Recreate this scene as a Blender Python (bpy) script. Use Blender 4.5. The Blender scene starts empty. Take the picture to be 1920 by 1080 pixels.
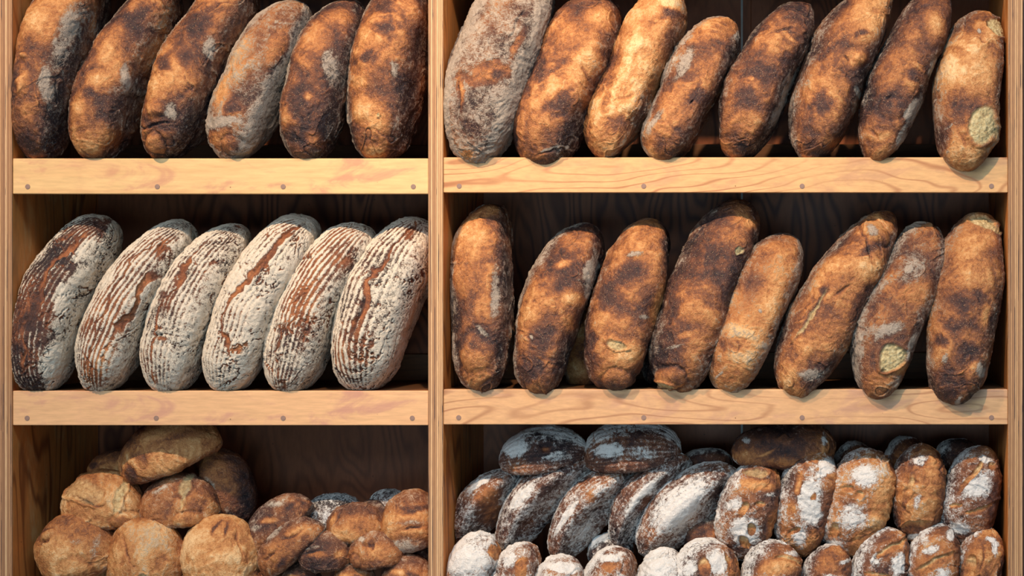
import bpy, math, random
import numpy as np
from mathutils import Vector, Euler

# ---------------------------------------------------------------- camera, light, exposure
SC = bpy.context.scene
COL = SC.collection
CD = 3.39                       # camera distance to the front plane of the shelving (y = 0); 1 px = 1 mm there
VX, VY = 1549.0, 540.0          # where the camera looks straight on, in the 1920x1080 frame

cam_d = bpy.data.cameras.new('camera')
cam = bpy.data.objects.new('camera', cam_d)
COL.objects.link(cam)
SC.camera = cam
cam.location = ((VX - 960) / 1000, -CD, (540 - VY) / 1000)
cam.rotation_euler = (math.pi / 2, 0, 0)
cam_d.sensor_width = 36
cam_d.lens = 36 * CD / 1.92
cam_d.shift_x = -(VX - 960) / 1920
cam_d.shift_y = -(540 - VY) / 1920
cam_d.clip_start = 0.05

SC.view_settings.view_transform = 'Standard'
SC.view_settings.look = 'None'
SC.view_settings.gamma = 1
SC.view_settings.use_curve_mapping = False
SC.view_settings.exposure = 0.0

world = bpy.data.worlds.new('world')
SC.world = world
world.use_nodes = True
bg = world.node_tree.nodes['Background']
bg.inputs[0].default_value = (0.50, 0.66, 0.85, 1)
bg.inputs[1].default_value = 0.11


def lamp(name, typ, loc, target, power, color, size, **kw):
    d = bpy.data.lights.new(name, typ)
    d.energy = power
    d.color = color
    if typ == 'AREA':
        d.shape = 'RECTANGLE'
        d.size, d.size_y = size
    else:
        d.shadow_soft_size = size
    for k, v in kw.items():
        setattr(d, k, v)
    o = bpy.data.objects.new(name, d)
    COL.objects.link(o)
    o.location = loc
    o.rotation_euler = (Vector(target) - Vector(loc)).to_track_quat('-Z', 'Y').to_euler()
    return o


WARM = (1.0, 0.70, 0.45)
lamp('ceiling_spot', 'SPOT', (-1.05, -1.75, 1.95), (-0.40, 0, 0.34), 325, WARM, 0.035, spot_size=1.08, spot_blend=1.0)
lamp('ceiling_spot', 'SPOT', (0.35, -1.75, 1.95), (0.55, 0, 0.34), 240, WARM, 0.035, spot_size=1.08, spot_blend=1.0)
lamp('cool_fill_left', 'AREA', (-1.3, -3.7, 1.4), (0, 0, -0.2), 70, (0.70, 0.87, 1.0), (2.6, 1.7))  # added soft fill, unseen, standing in for daylight from the front left
lamp('cool_fill_above', 'AREA', (0.9, -2.0, 2.3), (0.2, 0, -0.6), 42, (0.45, 0.75, 1.0), (1.5, 0.8))  # unseen cool area light added steeply above, in place of sky light
lamp('cool_fill_low', 'AREA', (0.5, -3.7, -0.55), (0.35, 0, -0.50), 7.0, (0.50, 0.78, 1.0), (1.7, 0.9), spread=1.25)  # low frontal fill added to bring cool light under the shelf front

# ---------------------------------------------------------------- helpers


def WP(px, py, y=0.0):
    """point of the room at depth y behind the shelving's front plane"""
    k = (CD + y) / CD
    return ((VX - 960) + (px - VX) * k) / 1000, y, ((540 - VY) + (VY - py) * k) / 1000


def tag(o, label=None, cat=None, group=None, kind=None):
    for k, v in (('label', label), ('category', cat), ('group', group), ('kind', kind)):
        if v:
            o[k] = v
    return o


def sm(e0, e1, x):
    t = np.clip((x - e0) / (e1 - e0), 0, 1)
    return t * t * (3 - 2 * t)


_rs = np.random.RandomState(7)
_PERM = _rs.permutation(256).astype(np.int32)
_PERM = np.concatenate([_PERM, _PERM, _PERM])
_G = _rs.normal(size=(256, 3)).astype(np.float32)
_G /= np.linalg.norm(_G, axis=1)[:, None]


def perlin(p):
    i = np.floor(p).astype(np.int32)
    f = (p - i).astype(np.float32)
    i &= 255
    u = f * f * f * (f * (f * 6 - 15) + 10)
    out = 0
    for dx in (0, 1):
        wx = u[..., 0] if dx else 1 - u[..., 0]
        for dy in (0, 1):
            wy = u[..., 1] if dy else 1 - u[..., 1]
            for dz in (0, 1):
                wz = u[..., 2] if dz else 1 - u[..., 2]
                h = _PERM[_PERM[_PERM[(i[..., 0] + dx) & 255] + ((i[..., 1] + dy) & 255)] + ((i[..., 2] + dz) & 255)]
                g = _G[h]
                d = g[..., 0] * (f[..., 0] - dx) + g[..., 1] * (f[..., 1] - dy) + g[..., 2] * (f[..., 2] - dz)
                out = out + wx * wy * wz * d
    return out * 1.5


def fbm(p, octv=3, gain=0.5):
    s, a, t = 0, 1, 0
    for k in range(octv):
        s = s + a * perlin(p * (2.03 ** k) + 17.3 * k)
        t += a
        a *= gain
    return s / t


def ridged(p, octv=3):
    s, a, t = 0, 1, 0
    for k in range(octv):
        s = s + a * (1 - 2 * np.abs(perlin(p * (2.1 ** k) + 9.1 * k)))
        t += a
        a *= 0.55
    return s / t


# ---------------------------------------------------------------- materials
def nt(name):
    m = bpy.data.materials.new(name)
    m.use_nodes = True
    t = m.node_tree
    return m, t, t.nodes, t.links, t.nodes['Principled BSDF']


def node(N, typ, **kw):
    n = N.new(typ)
    for k, v in kw.items():
        if k.startswith('i_'):
            n.inputs[int(k[2:]) if k[2:].isdigit() else k[2:].replace('_', ' ')].default_value = v
        else:
            setattr(n, k, v)
    return n


def math_n(N, L, op, a, b=None, clamp=False):
    n = N.new('ShaderNodeMath')
    n.operation = op
    n.use_clamp = clamp
    for k, v in enumerate((a, b)):
        if v is None:
            continue
        if isinstance(v, (int, float)):
            n.inputs[k].default_value = v
        else:
            L.new(v, n.inputs[k])
    return n.outputs[0]


def mixc(N, L, f, a, b, blend='MIX'):
    n = N.new('ShaderNodeMix')
    n.data_type = 'RGBA'
    n.blend_type = blend
    for s, v in ((n.inputs[0], f), (n.inputs[6], a), (n.inputs[7], b)):
        if hasattr(v, 'links'):
            L.new(v, s)
        elif isinstance(v, (int, float)):
            s.default_value = v
        else:
            s.default_value = (*v, 1)
    return n.outputs[2]


def ramp(N, L, fac, stops, interp='LINEAR'):
    r = N.new('ShaderNodeValToRGB')
    r.color_ramp.interpolation = interp
    e = r.color_ramp.elements
    while len(e) < len(stops):
        e.new(0.5)
    for k, (p, c) in enumerate(stops):
        e[k].position = p
        e[k].color = (*c, 1) if len(c) == 3 else c
    L.new(fac, r.inputs[0])
    return r.outputs[0]


def bread_mat(name, stops, flour_col, spot=0.55, fr=(0.28, 0.78)):
    m, t, N, L, B = nt(name)
    tc = node(N, 'ShaderNodeTexCoord').outputs['Object']
    at = {}
    for a in ('bake', 'flour', 'crumb'):
        at[a] = node(N, 'ShaderNodeAttribute', attribute_name=a).outputs['Fac']
    def noise(sc, det, rough=0.6, dist=0.0):
        n = node(N, 'ShaderNodeTexNoise', i_Scale=sc, i_Detail=det, i_Roughness=rough, i_Distortion=dist)
        L.new(tc, n.inputs['Vector'])
        return n.outputs[0]
    n1 = noise(130, 5, 0.65, 0.6)
    n2 = noise(420, 4, 0.7)
    n3 = noise(60, 3, 0.6, 1.5)
    b = math_n(N, L, 'ADD', at['bake'], math_n(N, L, 'MULTIPLY', math_n(N, L, 'SUBTRACT', n1, 0.5), 0.70))
    b = math_n(N, L, 'ADD', b, math_n(N, L, 'MULTIPLY', math_n(N, L, 'SUBTRACT', n2, 0.5), 0.42))
    col = ramp(N, L, b, stops)
    # small blisters, lighter than the crust around them
    v = node(N, 'ShaderNodeTexVoronoi', i_Scale=300.0, i_Randomness=1.0)
    L.new(tc, v.inputs['Vector'])
    bl = math_n(N, L, 'MULTIPLY', math_n(N, L, 'LESS_THAN', v.outputs['Distance'], 0.22), math_n(N, L, 'GREATER_THAN', n3, 0.46))
    col = mixc(N, L, math_n(N, L, 'MULTIPLY', bl, spot), col, (0.56, 0.34, 0.18))
    # flour: breaks up over the grain of the crust
    f = math_n(N, L, 'ADD', at['flour'], math_n(N, L, 'MULTIPLY', math_n(N, L, 'SUBTRACT', n1, 0.5), 1.5))
    f = math_n(N, L, 'ADD', f, math_n(N, L, 'MULTIPLY', math_n(N, L, 'SUBTRACT', n2, 0.5), 1.2))
    mr = node(N, 'ShaderNodeMapRange', interpolation_type='SMOOTHSTEP', i_1=fr[0], i_2=fr[1])
    L.new(f, mr.inputs[0])
    fm = math_n(N, L, 'MULTIPLY', mr.outputs[0], math_n(N, L, 'MINIMUM', math_n(N, L, 'MULTIPLY', at['flour'], 3.0), 0.92))
    fc = mixc(N, L, n2, tuple(c * 0.72 for c in flour_col), tuple(min(1, c * 1.2) for c in flour_col))
    col = mixc(N, L, fm, col, fc)
    cc = ramp(N, L, n1, [(0.3, (0.30, 0.20, 0.085)), (0.5, (0.52, 0.41, 0.20)), (0.7, (0.66, 0.57, 0.33))])
    col = mixc(N, L, at['crumb'], col, cc)
    L.new(col, B.inputs['Base Color'])
    rr = math_n(N, L, 'ADD', 0.36, math_n(N, L, 'MULTIPLY', math_n(N, L, 'ADD', fm, n2), 0.28))
    L.new(rr, B.inputs['Roughness'])
    B.inputs['Specular IOR Level'].default_value = 0.42
    h = math_n(N, L, 'ADD', math_n(N, L, 'MULTIPLY', n1, 1.0), math_n(N, L, 'MULTIPLY', n2, 0.55))
    h = math_n(N, L, 'ADD', h, math_n(N, L, 'MULTIPLY', fm, 0.25))
    h = math_n(N, L, 'ADD', h, math_n(N, L, 'MULTIPLY', bl, 0.2))
    bp = node(N, 'ShaderNodeBump', i_Strength=1.0, i_Distance=0.003)
    L.new(h, bp.inputs['Height'])
    L.new(bp.outputs[0], B.inputs['Normal'])
    return m


CRUST = [(0.02, (0.022, 0.012, 0.014)), (0.22, (0.075, 0.030, 0.022)), (0.42, (0.19, 0.066, 0.028)),
         (0.60, (0.40, 0.150, 0.046)), (0.78, (0.60, 0.285, 0.100)), (1.0, (0.80, 0.52, 0.26))]
MAT = {
    'crust': bread_mat('baked_crust', CRUST, (0.40, 0.33, 0.26)),
    'white': bread_mat('floured_crust', CRUST, (0.76, 0.74, 0.70), 0.25, (0.34, 0.80)),
    'banneton': bread_mat('rye_crust', [(0.02, (0.02, 0.012, 0.014)), (0.25, (0.06, 0.024, 0.018)), (0.5, (0.20, 0.062, 0.024)),
                                        (0.75, (0.42, 0.15, 0.050)), (1.0, (0.62, 0.33, 0.14))], (0.76, 0.66, 0.52), 0.1, (0.28, 0.72)),
    'roll': bread_mat('roll_crust', CRUST, (0.56, 0.48, 0.38), 0.5, (0.32, 1.0)),
}


def wood_mat(name, base, dark, pink=None, pinkamt=0.0, axis='X', rings=7.0, ringamt=0.5, stretch=9.0, rough=0.55, seed=0.0, scale=3.0, ringw=0.22, offs=0):
    m, t, N, L, B = nt(name)
    tc = node(N, 'ShaderNodeTexCoord').outputs['Object']
    mp = node(N, 'ShaderNodeMapping')
    L.new(tc, mp.inputs[0])
    s = [stretch] * 3
    s['XYZ'.index(axis)] = 1.0
    mp.inputs['Scale'].default_value = s
    mp.inputs['Location'].default_value = (seed, seed * 1.7, seed * 0.6)
    v = mp.outputs[0]
    def noise(sc, det, rough=0.5, dist=0.0, vec=v):
        n = node(N, 'ShaderNodeTexNoise', i_Scale=sc, i_Detail=det, i_Roughness=rough, i_Distortion=dist)
        L.new(vec, n.inputs['Vector'])
        return n.outputs[0]
    g = noise(scale, 2.0, 0.35, 0.25)
    fr = math_n(N, L, 'FRACT', math_n(N, L, 'MULTIPLY', g, rings))
    tri = math_n(N, L, 'ABSOLUTE', math_n(N, L, 'SUBTRACT', fr, 0.5))           # 0.5 at ring edges
    rg = node(N, 'ShaderNodeMapRange', interpolation_type='SMOOTHSTEP', i_1=0.0, i_2=ringw)
    rg.inputs[3].default_value = 1.0
    rg.inputs[4].default_value = 0.0
    L.new(tri, rg.inputs[0])
    fade = noise(2.2, 1.0, 0.5, 0.0, tc)
    fr2 = node(N, 'ShaderNodeMapRange', i_1=0.35, i_2=0.6)
    L.new(fade, fr2.inputs[0])
    ringf = math_n(N, L, 'MULTIPLY', math_n(N, L, 'MULTIPLY', rg.outputs[0], fr2.outputs[0]), ringamt)
    fine = noise(scale * 16, 4.0, 0.6)
    c0 = mixc(N, L, fine, tuple(c * 0.68 for c in base), tuple(min(1, c * 1.26) for c in base))
    mpb = node(N, 'ShaderNodeMapping')
    L.new(tc, mpb.inputs[0])
    mpb.inputs['Scale'].default_value = [1.0 if c == axis else 2.6 for c in 'XYZ']
    blot = noise(6.5, 5.0, 0.62, 1.2, mpb.outputs[0])
    bm = node(N, 'ShaderNodeMapRange', interpolation_type='SMOOTHSTEP', i_1=0.50, i_2=0.70)
    L.new(blot, bm.inputs[0])
    if pink:
        c0 = mixc(N, L, math_n(N, L, 'MULTIPLY', bm.outputs[0], pinkamt), c0, pink)
    c1 = mixc(N, L, ringf, c0, dark)
    sp = node(N, 'ShaderNodeTexVoronoi', i_Scale=26.0)
    L.new(tc, sp.inputs['Vector'])
    spm = math_n(N, L, 'MULTIPLY', math_n(N, L, 'LESS_THAN', sp.outputs['Distance'], 0.045), 0.65)
    c1 = mixc(N, L, spm, c1, (0.10, 0.035, 0.015))
    L.new(c1, B.inputs['Base Color'])
    B.inputs['Roughness'].default_value = rough
    B.inputs['Specular IOR Level'].default_value = 0.3
    bp = node(N, 'ShaderNodeBump', i_Strength=0.25, i_Distance=0.001)
    L.new(fine, bp.inputs['Height'])
    L.new(bp.outputs[0], B.inputs['Normal'])
    return m


def ply_edge_mat(name, offs):
    """edge of birch plywood: thin upright layers, some with dark glue lines and gaps"""
    m, t, N, L, B = nt(name)
    tc = node(N, 'ShaderNodeTexCoord').outputs['Object']
    sx = node(N, 'ShaderNodeSeparateXYZ')
    L.new(tc, sx.inputs[0])
    mp = node(N, 'ShaderNodeMapping')
    mp.inputs['Scale'].default_value = (30, 30, 1.6)
    mp.inputs['Location'].default_value = (offs, 0, offs)
    L.new(tc, mp.inputs[0])
    wob = node(N, 'ShaderNodeTexNoise', i_Scale=1.0, i_Detail=3.0)
    L.new(mp.outputs[0], wob.inputs['Vector'])
    x = math_n(N, L, 'ADD', sx.outputs[0], math_n(N, L, 'MULTIPLY', math_n(N, L, 'SUBTRACT', wob.outputs[0], 0.5), 0.0035))
    ph = math_n(N, L, 'MULTIPLY', math_n(N, L, 'ADD', x, 1.0 + offs), 1000 / 3.6)
    fr = math_n(N, L, 'FRACT', ph)
    layer = math_n(N, L, 'FLOOR', ph)
    wn = node(N, 'ShaderNodeTexWhiteNoise', noise_dimensions='1D')
    L.new(layer, wn.inputs['W'])
    lay = ramp(N, L, wn.outputs[0], [(0.0, (0.36, 0.18, 0.09)), (0.45, (0.60, 0.33, 0.15)), (1.0, (0.82, 0.52, 0.27))])
    fine = node(N, 'ShaderNodeTexNoise', i_Scale=420.0, i_Detail=3.0)
    mp2 = node(N, 'ShaderNodeMapping')
    mp2.inputs['Scale'].default_value = (1.0, 1.0, 0.12)
    L.new(tc, mp2.inputs[0])
    L.new(mp2.outputs[0], fine.inputs['Vector'])
    lay = mixc(N, L, math_n(N, L, 'MULTIPLY', fine.outputs[0], 0.55), lay, (0.20, 0.09, 0.045))
    edge = math_n(N, L, 'LESS_THAN', fr, 0.24)
    nz = node(N, 'ShaderNodeTexNoise', i_Scale=3.2, i_Detail=4.0)
    mp3 = node(N, 'ShaderNodeMapping')
    mp3.inputs['Scale'].default_value = (90, 1, 2.2)
    L.new(tc, mp3.inputs[0])
    L.new(mp3.outputs[0], nz.inputs['Vector'])
    lay = mixc(N, L, math_n(N, L, 'MULTIPLY', edge, 0.72), lay, (0.10, 0.045, 0.03))
    gap = math_n(N, L, 'MULTIPLY', math_n(N, L, 'GREATER_THAN', nz.outputs[0], 0.60), math_n(N, L, 'LESS_THAN', fr, 0.5))
    lay = mixc(N, L, math_n(N, L, 'MULTIPLY', gap, 0.85), lay, (0.035, 0.022, 0.028))
    L.new(lay, B.inputs['Base Color'])
    B.inputs['Roughness'].default_value = 0.6
    B.inputs['Specular IOR Level'].default_value = 0.25
    bp = node(N, 'ShaderNodeBump', i_Strength=0.3, i_Distance=0.001)
    L.new(fine.outputs[0], bp.inputs['Height'])
    L.new(bp.outputs[0], B.inputs['Normal'])
    return m


PINE = (0.72, 0.45, 0.20)
M_LIP_A = wood_mat('pale_pine', PINE, (0.50, 0.20, 0.075), (0.52, 0.23, 0.14), 0.75, rings=4, ringamt=0.25, seed=2.1, scale=1.3, stretch=8)
M_LIP_A2 = wood_mat('pinkish_pine', (0.70, 0.40, 0.20), (0.50, 0.20, 0.09), (0.50, 0.24, 0.17), 0.8, rings=4, ringamt=0.25, seed=5.2, scale=1.3, stretch=8)
M_LIP_B = wood_mat('figured_pine', (0.68, 0.38, 0.165), (0.33, 0.115, 0.045), (0.44, 0.21, 0.13), 0.45, rings=13, ringamt=1.0, seed=8.4, scale=2.4, stretch=4.6, ringw=0.15)
M_LIP_B2 = wood_mat('figured_pine_pink', (0.64, 0.36, 0.175), (0.30, 0.12, 0.055), (0.40, 0.20, 0.15), 0.5, rings=13, ringamt=0.9, seed=13.7, scale=2.4, stretch=4.6, ringw=0.15)
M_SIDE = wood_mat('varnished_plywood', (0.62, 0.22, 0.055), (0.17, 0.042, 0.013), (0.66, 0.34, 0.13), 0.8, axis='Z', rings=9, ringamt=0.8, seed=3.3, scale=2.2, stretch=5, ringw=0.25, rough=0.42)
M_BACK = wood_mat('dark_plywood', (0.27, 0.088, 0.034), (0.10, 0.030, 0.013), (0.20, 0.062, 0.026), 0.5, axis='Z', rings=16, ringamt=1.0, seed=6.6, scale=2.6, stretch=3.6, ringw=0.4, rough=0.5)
M_BOARD = wood_mat('shelf_plywood', (0.17, 0.075, 0.03), (0.07, 0.03, 0.012), rings=6, ringamt=0.4, seed=1.0)


def plain(name, c, rough=0.6, metal=0.0, var=0.25, scale=60):
    m, t, N, L, B = nt(name)
    tc = node(N, 'ShaderNodeTexCoord').outputs['Object']
    n = node(N, 'ShaderNodeTexNoise', i_Scale=float(scale), i_Detail=4.0)
    L.new(tc, n.inputs['Vector'])
    L.new(mixc(N, L, n.outputs[0], tuple(x * (1 - var) for x in c), tuple(min(1, x * (1 + var)) for x in c)), B.inputs['Base Color'])
    B.inputs['Roughness'].default_value = rough
    B.inputs['Metallic'].default_value = metal
    return m


M_PLUG = plain('brown_wood_plug', (0.26, 0.155, 0.115), 0.6, scale=300)
M_SEAM = plain('pale_seam_light', (0.40, 0.43, 0.40), 0.45)  # pale colour imitates light coming through the panel joint
M_WALL = plain('wall_plaster', (0.10, 0.055, 0.04), 0.8, scale=8)
M_FLOOR = plain('floor_concrete', (0.16, 0.14, 0.12), 0.7, scale=12)

# ---------------------------------------------------------------- room
DEPTH = 0.40


def box(name, x0, x1, y0, y1, z0, z1, m, parent=None, bev=0.0012, org=None):
    ox, oy, oz = org if org else (0, 0, 0)
    vs = [(x - ox, y - oy, z - oz) for x in (x0, x1) for y in (y0, y1) for z in (z0, z1)]
    fs = [(0, 1, 3, 2), (4, 6, 7, 5), (0, 4, 5, 1), (2, 3, 7, 6), (0, 2, 6, 4), (1, 5, 7, 3)]
    me = bpy.data.meshes.new(name)
    me.from_pydata(vs, [], fs)
    o = bpy.data.objects.new(name, me)
    o.location = (ox, oy, oz)
    COL.objects.link(o)
    me.materials.append(m)
    if bev:
        b = o.modifiers.new('b', 'BEVEL')
        b.width = bev
        b.segments = 2
    if parent:
        o.parent = parent
    return o


def X(px):
    return (px - 960) / 1000


def Z(py):
    return (540 - py) / 1000


FLOOR_Z = Z(1252)
tag(box('wall_back', -4, 4, DEPTH + 0.03, DEPTH + 0.13, FLOOR_Z, 2.6, M_WALL, bev=0), kind='structure')
tag(box('floor', -4, 4, -4.5, DEPTH + 0.13, FLOOR_Z - 0.1, FLOOR_Z, M_FLOOR, bev=0), kind='structure')

# ---------------------------------------------------------------- shelving unit
unit = bpy.data.objects.new('shelving_unit', None)
COL.objects.link(unit)
unit.location = (0, 0, FLOOR_Z)
tag(unit, 'tall wooden bread shelving unit with plywood uprights and pale pine shelf fronts', 'shelf')


def part(o, parent=unit):
    o.parent = parent
    pl = parent.location if parent is not unit else unit.location
    o.location = Vector(o.location) - pl
    return o


TOP, BOT = Z(-165), FLOOR_Z
for nm, a, b, of in (('side_panel', -5, 23.5, 0.0), ('divider', 803.5, 831, 0.41), ('side_panel', 1890, 1918, 0.77)):
    p = part(box(nm, X(a), X(b) , 0.0015, DEPTH, BOT, TOP, M_SIDE, org=(X((a + b) / 2), 0, 0)))
    e = box('plywood_edge', X(a), X(b), -0.0025, 0.0015, BOT, TOP, ply_edge_mat('plywood_edge_layers', of), org=(X((a + b) / 2), 0, 0), bev=0.0006)
    e.parent = p
    e.location = (0, 0, 0)
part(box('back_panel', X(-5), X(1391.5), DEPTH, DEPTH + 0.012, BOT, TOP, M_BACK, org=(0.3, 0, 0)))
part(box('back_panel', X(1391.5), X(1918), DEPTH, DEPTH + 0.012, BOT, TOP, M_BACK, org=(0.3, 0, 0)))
seam_x = WP(1391, 0, DEPTH)[0]
tag(part(box('seam_light_strip', seam_x - 0.002, seam_x + 0.002, DEPTH - 0.0015, DEPTH, BOT, TOP, M_SEAM, bev=0)), 'thin pale strip standing in for light through the joint of the back panels')  # light through the joint, put in as a pale strip

LIPS = [  # bay x0, x1, top, bottom (px), material, plugs
    (24, 803, 297, 363.5, M_LIP_A, (52, 295, 531, 775), 350),
    (24, 803, 733, 797.5, M_LIP_A2, (51, 293, 531, 773), 784),
    (831.5, 1889.5, 295, 361, M_LIP_B, (861, 1207, 1504, 1859), 349),
    (831.5, 1889.5, 730, 796, M_LIP_B2, (860, 1207, 1504, 1859), 783),
    (24, 803, -139, -73, M_LIP_A, (52, 295, 531, 775), -86),
    (831.5, 1889.5, -140, -75, M_LIP_B, (861, 1207, 1504, 1859), -87),
    (24, 803, 1170, 1234, M_LIP_A2, (51, 293, 531, 773), 1221),
    (831.5, 1889.5, 1168, 1232, M_LIP_B2, (860, 1207, 1504, 1859), 1220),
]


def disc(name, x, z, y, r, m, parent):
    n = 20
    vs = [(0, -0.0008, 0)] + [(r * math.cos(2 * math.pi * k / n), -0.0006, r * math.sin(2 * math.pi * k / n)) for k in range(n)] + \
         [(r * 1.08 * math.cos(2 * math.pi * k / n), 0.001, r * 1.08 * math.sin(2 * math.pi * k / n)) for k in range(n)]
    fs = [(0, 1 + k, 1 + (k + 1) % n) for k in range(n)] + [(1 + k, 1 + n + k, 1 + n + (k + 1) % n, 1 + (k + 1) % n) for k in range(n)]
    me = bpy.data.meshes.new(name)
    me.from_pydata(vs, [], fs)
    me.materials.append(m)
    o = bpy.data.objects.new(name, me)
    COL.objects.link(o)
    o.parent = parent
    o.location = (x, y, z)
    return o


for a, b, t, bo, m, plugs, py in LIPS:
    board = part(box('shelf_board', X(a), X(b), 0.018, DEPTH, Z(t) - 0.02, Z(t) - 0.0005, M_BOARD, org=(X((a + b) / 2), 0, Z(t))))
    lip = part(box('shelf_front', X(a), X(b), 0.0, 0.018, Z(bo), Z(t), m, bev=0.0015, org=(X((a + b) / 2), 0, Z((t + bo) / 2))))
    for px in plugs:
        disc('wood_plug', X(px) - X((a + b) / 2), Z(py) - Z((t + bo) / 2), -0.0002, 0.0046, M_PLUG, lip)
    if t < 800:
        part(box('rear_cleat', X(a), X(b), DEPTH - 0.02, DEPTH, Z(t), Z(t) + 0.055, M_BOARD, org=(X((a + b) / 2), 0, Z(t))))

FL = {1: Z(297), 2: Z(733), 3: Z(1170), 'r1': Z(295), 'r2': Z(730), 'r3': Z(1168)}
BAYX = {'l': (X(24), X(803)), 'r': (X(831.5), X(1889.5))}
RES = 1.0
SEED = [0]


# ---------------------------------------------------------------- loaves
def loaf(label, p0, p1, W, bow=0.0, D=80, yc=None, style='crust', floor=None, bay=None, base=0.5, fl=0.0, edge=0.55, bot=0.3,
         marks=(), p=2.5, q=2.3, lump=1.0, bottomw=0.88, roll=0.0, tilt=0.0, taper=0.0, group=None, name='bread_loaf', cat='bread',
         stripes=0.0, cracks=0.0, crackpos=None, fine=1.0, wr=1.0, pt=None, folds=1.0, lean=None, stc=1.0, flat=2.9):
    """p0, p1: the two tips in the frame, W: half thickness, bow: how far the middle bends off the line, D: half width into the
    shelf (mm), yc: its centre's depth (mm)."""
    SEED[0] += 1
    sd = SEED[0] * 7.31
    yc = (D - 14 if yc is None else yc) / 1000.0
    D = D / 1000.0
    big = max(W, math.dist(p0, p1) / 2)
    nu = int(max(70, min(330, big * 1.55)) * RES)
    nv = int(max(80, min(300, (W + D * 1000) * 1.75)) * RES)
    tau = (1 - np.cos(np.pi * np.linspace(0, 1, nu))) / 2
    tau = 0.5 * tau + 0.5 * np.linspace(0, 1, nu) ** 1.0 if False else tau
    if lean is None:                 # loaves standing on a shelf: foot forward, head leaning back
        lean = (-45, 30) if (floor is not None and p1[1] < 700) else (0, 0)
    y0, y1 = yc + lean[0] / 1000, yc + lean[1] / 1000
    ax, _, az = WP(*p0, y0)
    bx, _, bz = WP(*p1, y1)
    L = math.hypot(bx - ax, bz - az)
    T0 = np.array([(bx - ax) / L, (bz - az) / L])
    N0 = np.array([-T0[1], T0[0]])
    Wm, Bm = W / 1000.0 * (CD + yc) / CD, bow / 1000.0
    sy = y0 + (y1 - y0) * tau
    sx = ax + (bx - ax) * tau + N0[0] * Bm * 4 * tau * (1 - tau)
    sz = az + (bz - az) * tau + N0[1] * Bm * 4 * tau * (1 - tau)
    tx = (bx - ax) + N0[0] * Bm * 4 * (1 - 2 * tau)
    tz = (bz - az) + N0[1] * Bm * 4 * (1 - 2 * tau)
    tl = np.hypot(tx, tz)
    tx, tz = tx / tl, tz / tl
    nx, nz = -tz, tx
    s = 2 * tau - 1
    pe = np.where(s < 0, p, pt or p)
    r = Wm * np.clip(1 - np.abs(s) ** pe, 0, 1) ** (1 / 2.0) * (1 - taper * s)
    rd = D * np.clip(1 - np.abs(s) ** q, 0, 1) ** (1 / 2.0)
    th = np.linspace(0, 2 * np.pi, nv, endpoint=False) - np.pi / 2      # seam at the back
    c, sn = np.cos(th), np.sin(th)
    rl = math.radians(roll)
    n_ = np.where(c > 0, 2.0, flat)
    sup = (np.abs(c) ** n_ + np.abs(sn) ** n_) ** (-1 / n_)
    fa = np.where(c > 0, 2 - bottomw, bottomw)
    a0 = r[:, None] * (c * sup * (1 + (fa - 1) * np.abs(c) ** 1.5))[None, :]
    f0 = rd[:, None] * (sn * sup)[None, :]
    A = a0 * math.cos(rl) + f0 * math.sin(rl)
    Y = a0 * math.sin(rl) - f0 * math.cos(rl)
    P = np.stack([sx[:, None] + nx[:, None] * A, sy[:, None] + Y, sz[:, None] + nz[:, None] * A], -1)
    front = np.sin(th - rl)[None, :] * np.ones((nu, 1))
    cross = c[None, :] * np.ones((nu, 1))            # 1 = top of the crust, -1 = underside
    u = tau[:, None] * np.ones((1, nv))
    # surface normals of the smooth body
    dU = np.gradient(P, axis=0)
    dV = (np.roll(P, -1, 1) - np.roll(P, 1, 1))
    Nn = np.cross(dU, dV)
    ln = np.linalg.norm(Nn, axis=-1, keepdims=True)
    Nn = Nn / np.maximum(ln, 1e-12)
    cen = np.stack([sx, sy, sz], -1)[:, None, :]
    flip = np.sign(np.sum(Nn[nu // 2] * (P[nu // 2] - cen[nu // 2])))
    Nn = Nn * flip
    Nn[0] = (-tx[0], 0, -tz[0])
    Nn[-1] = (tx[-1], 0, tz[-1])
    # picture-plane coordinates of the loaf's face, in mm at its own centre depth (marks sit on the near side)
    k = (CD + sy[:, None]) / CD
    FX = (P[..., 0] * 1000 - (VX - 960)) / k + VX
    FY = VY - (P[..., 2] * 1000 - (540 - VY)) / k
    Q = P.astype(np.float32) + np.float32(sd)
    loc = np.stack([u * L * 1.0, (th[None, :] + 0 * u) * Wm * 1.0, 0 * u + sd], -1)
    wv = np.stack([perlin(Q * 14), perlin(Q * 14 + 50), perlin(Q * 14 + 90)], -1)
    n_lo = fbm(Q * 9 + 3, 2)
    n_mid = fbm(Q * 26 + wv * 0.8, 3)
    n_hi = fbm(Q * 90 + wv * 1.2, 3)
    # wrinkles of the skin: long thin waves wandering round the loaf
    wq = np.stack([u * L * 70 + wv[..., 0] * 2.2, np.sin(th)[None, :] * D * 26 + wv[..., 1] * 1.6, A * 26 + sd], -1)
    wrk = ridged(wq + sd, 3)
    size = min(1.0, W / 55.0)
    h = 0.013 * lump * size * (n_lo * 0.7 + 0.8 * perlin(Q * 6.5 + 60)) + 0.0030 * lump * size * n_mid + 0.0017 * fine * n_hi + 0.0014 * wr * (wrk - 0.2)
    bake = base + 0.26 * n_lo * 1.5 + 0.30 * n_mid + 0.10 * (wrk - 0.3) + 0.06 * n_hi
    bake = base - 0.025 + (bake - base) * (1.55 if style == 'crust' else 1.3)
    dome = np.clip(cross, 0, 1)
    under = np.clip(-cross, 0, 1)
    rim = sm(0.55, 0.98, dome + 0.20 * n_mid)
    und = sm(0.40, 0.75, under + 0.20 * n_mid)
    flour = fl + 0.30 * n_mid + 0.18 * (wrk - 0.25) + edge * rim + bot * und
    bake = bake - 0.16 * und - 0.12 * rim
    crumb = np.zeros_like(bake)
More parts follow.
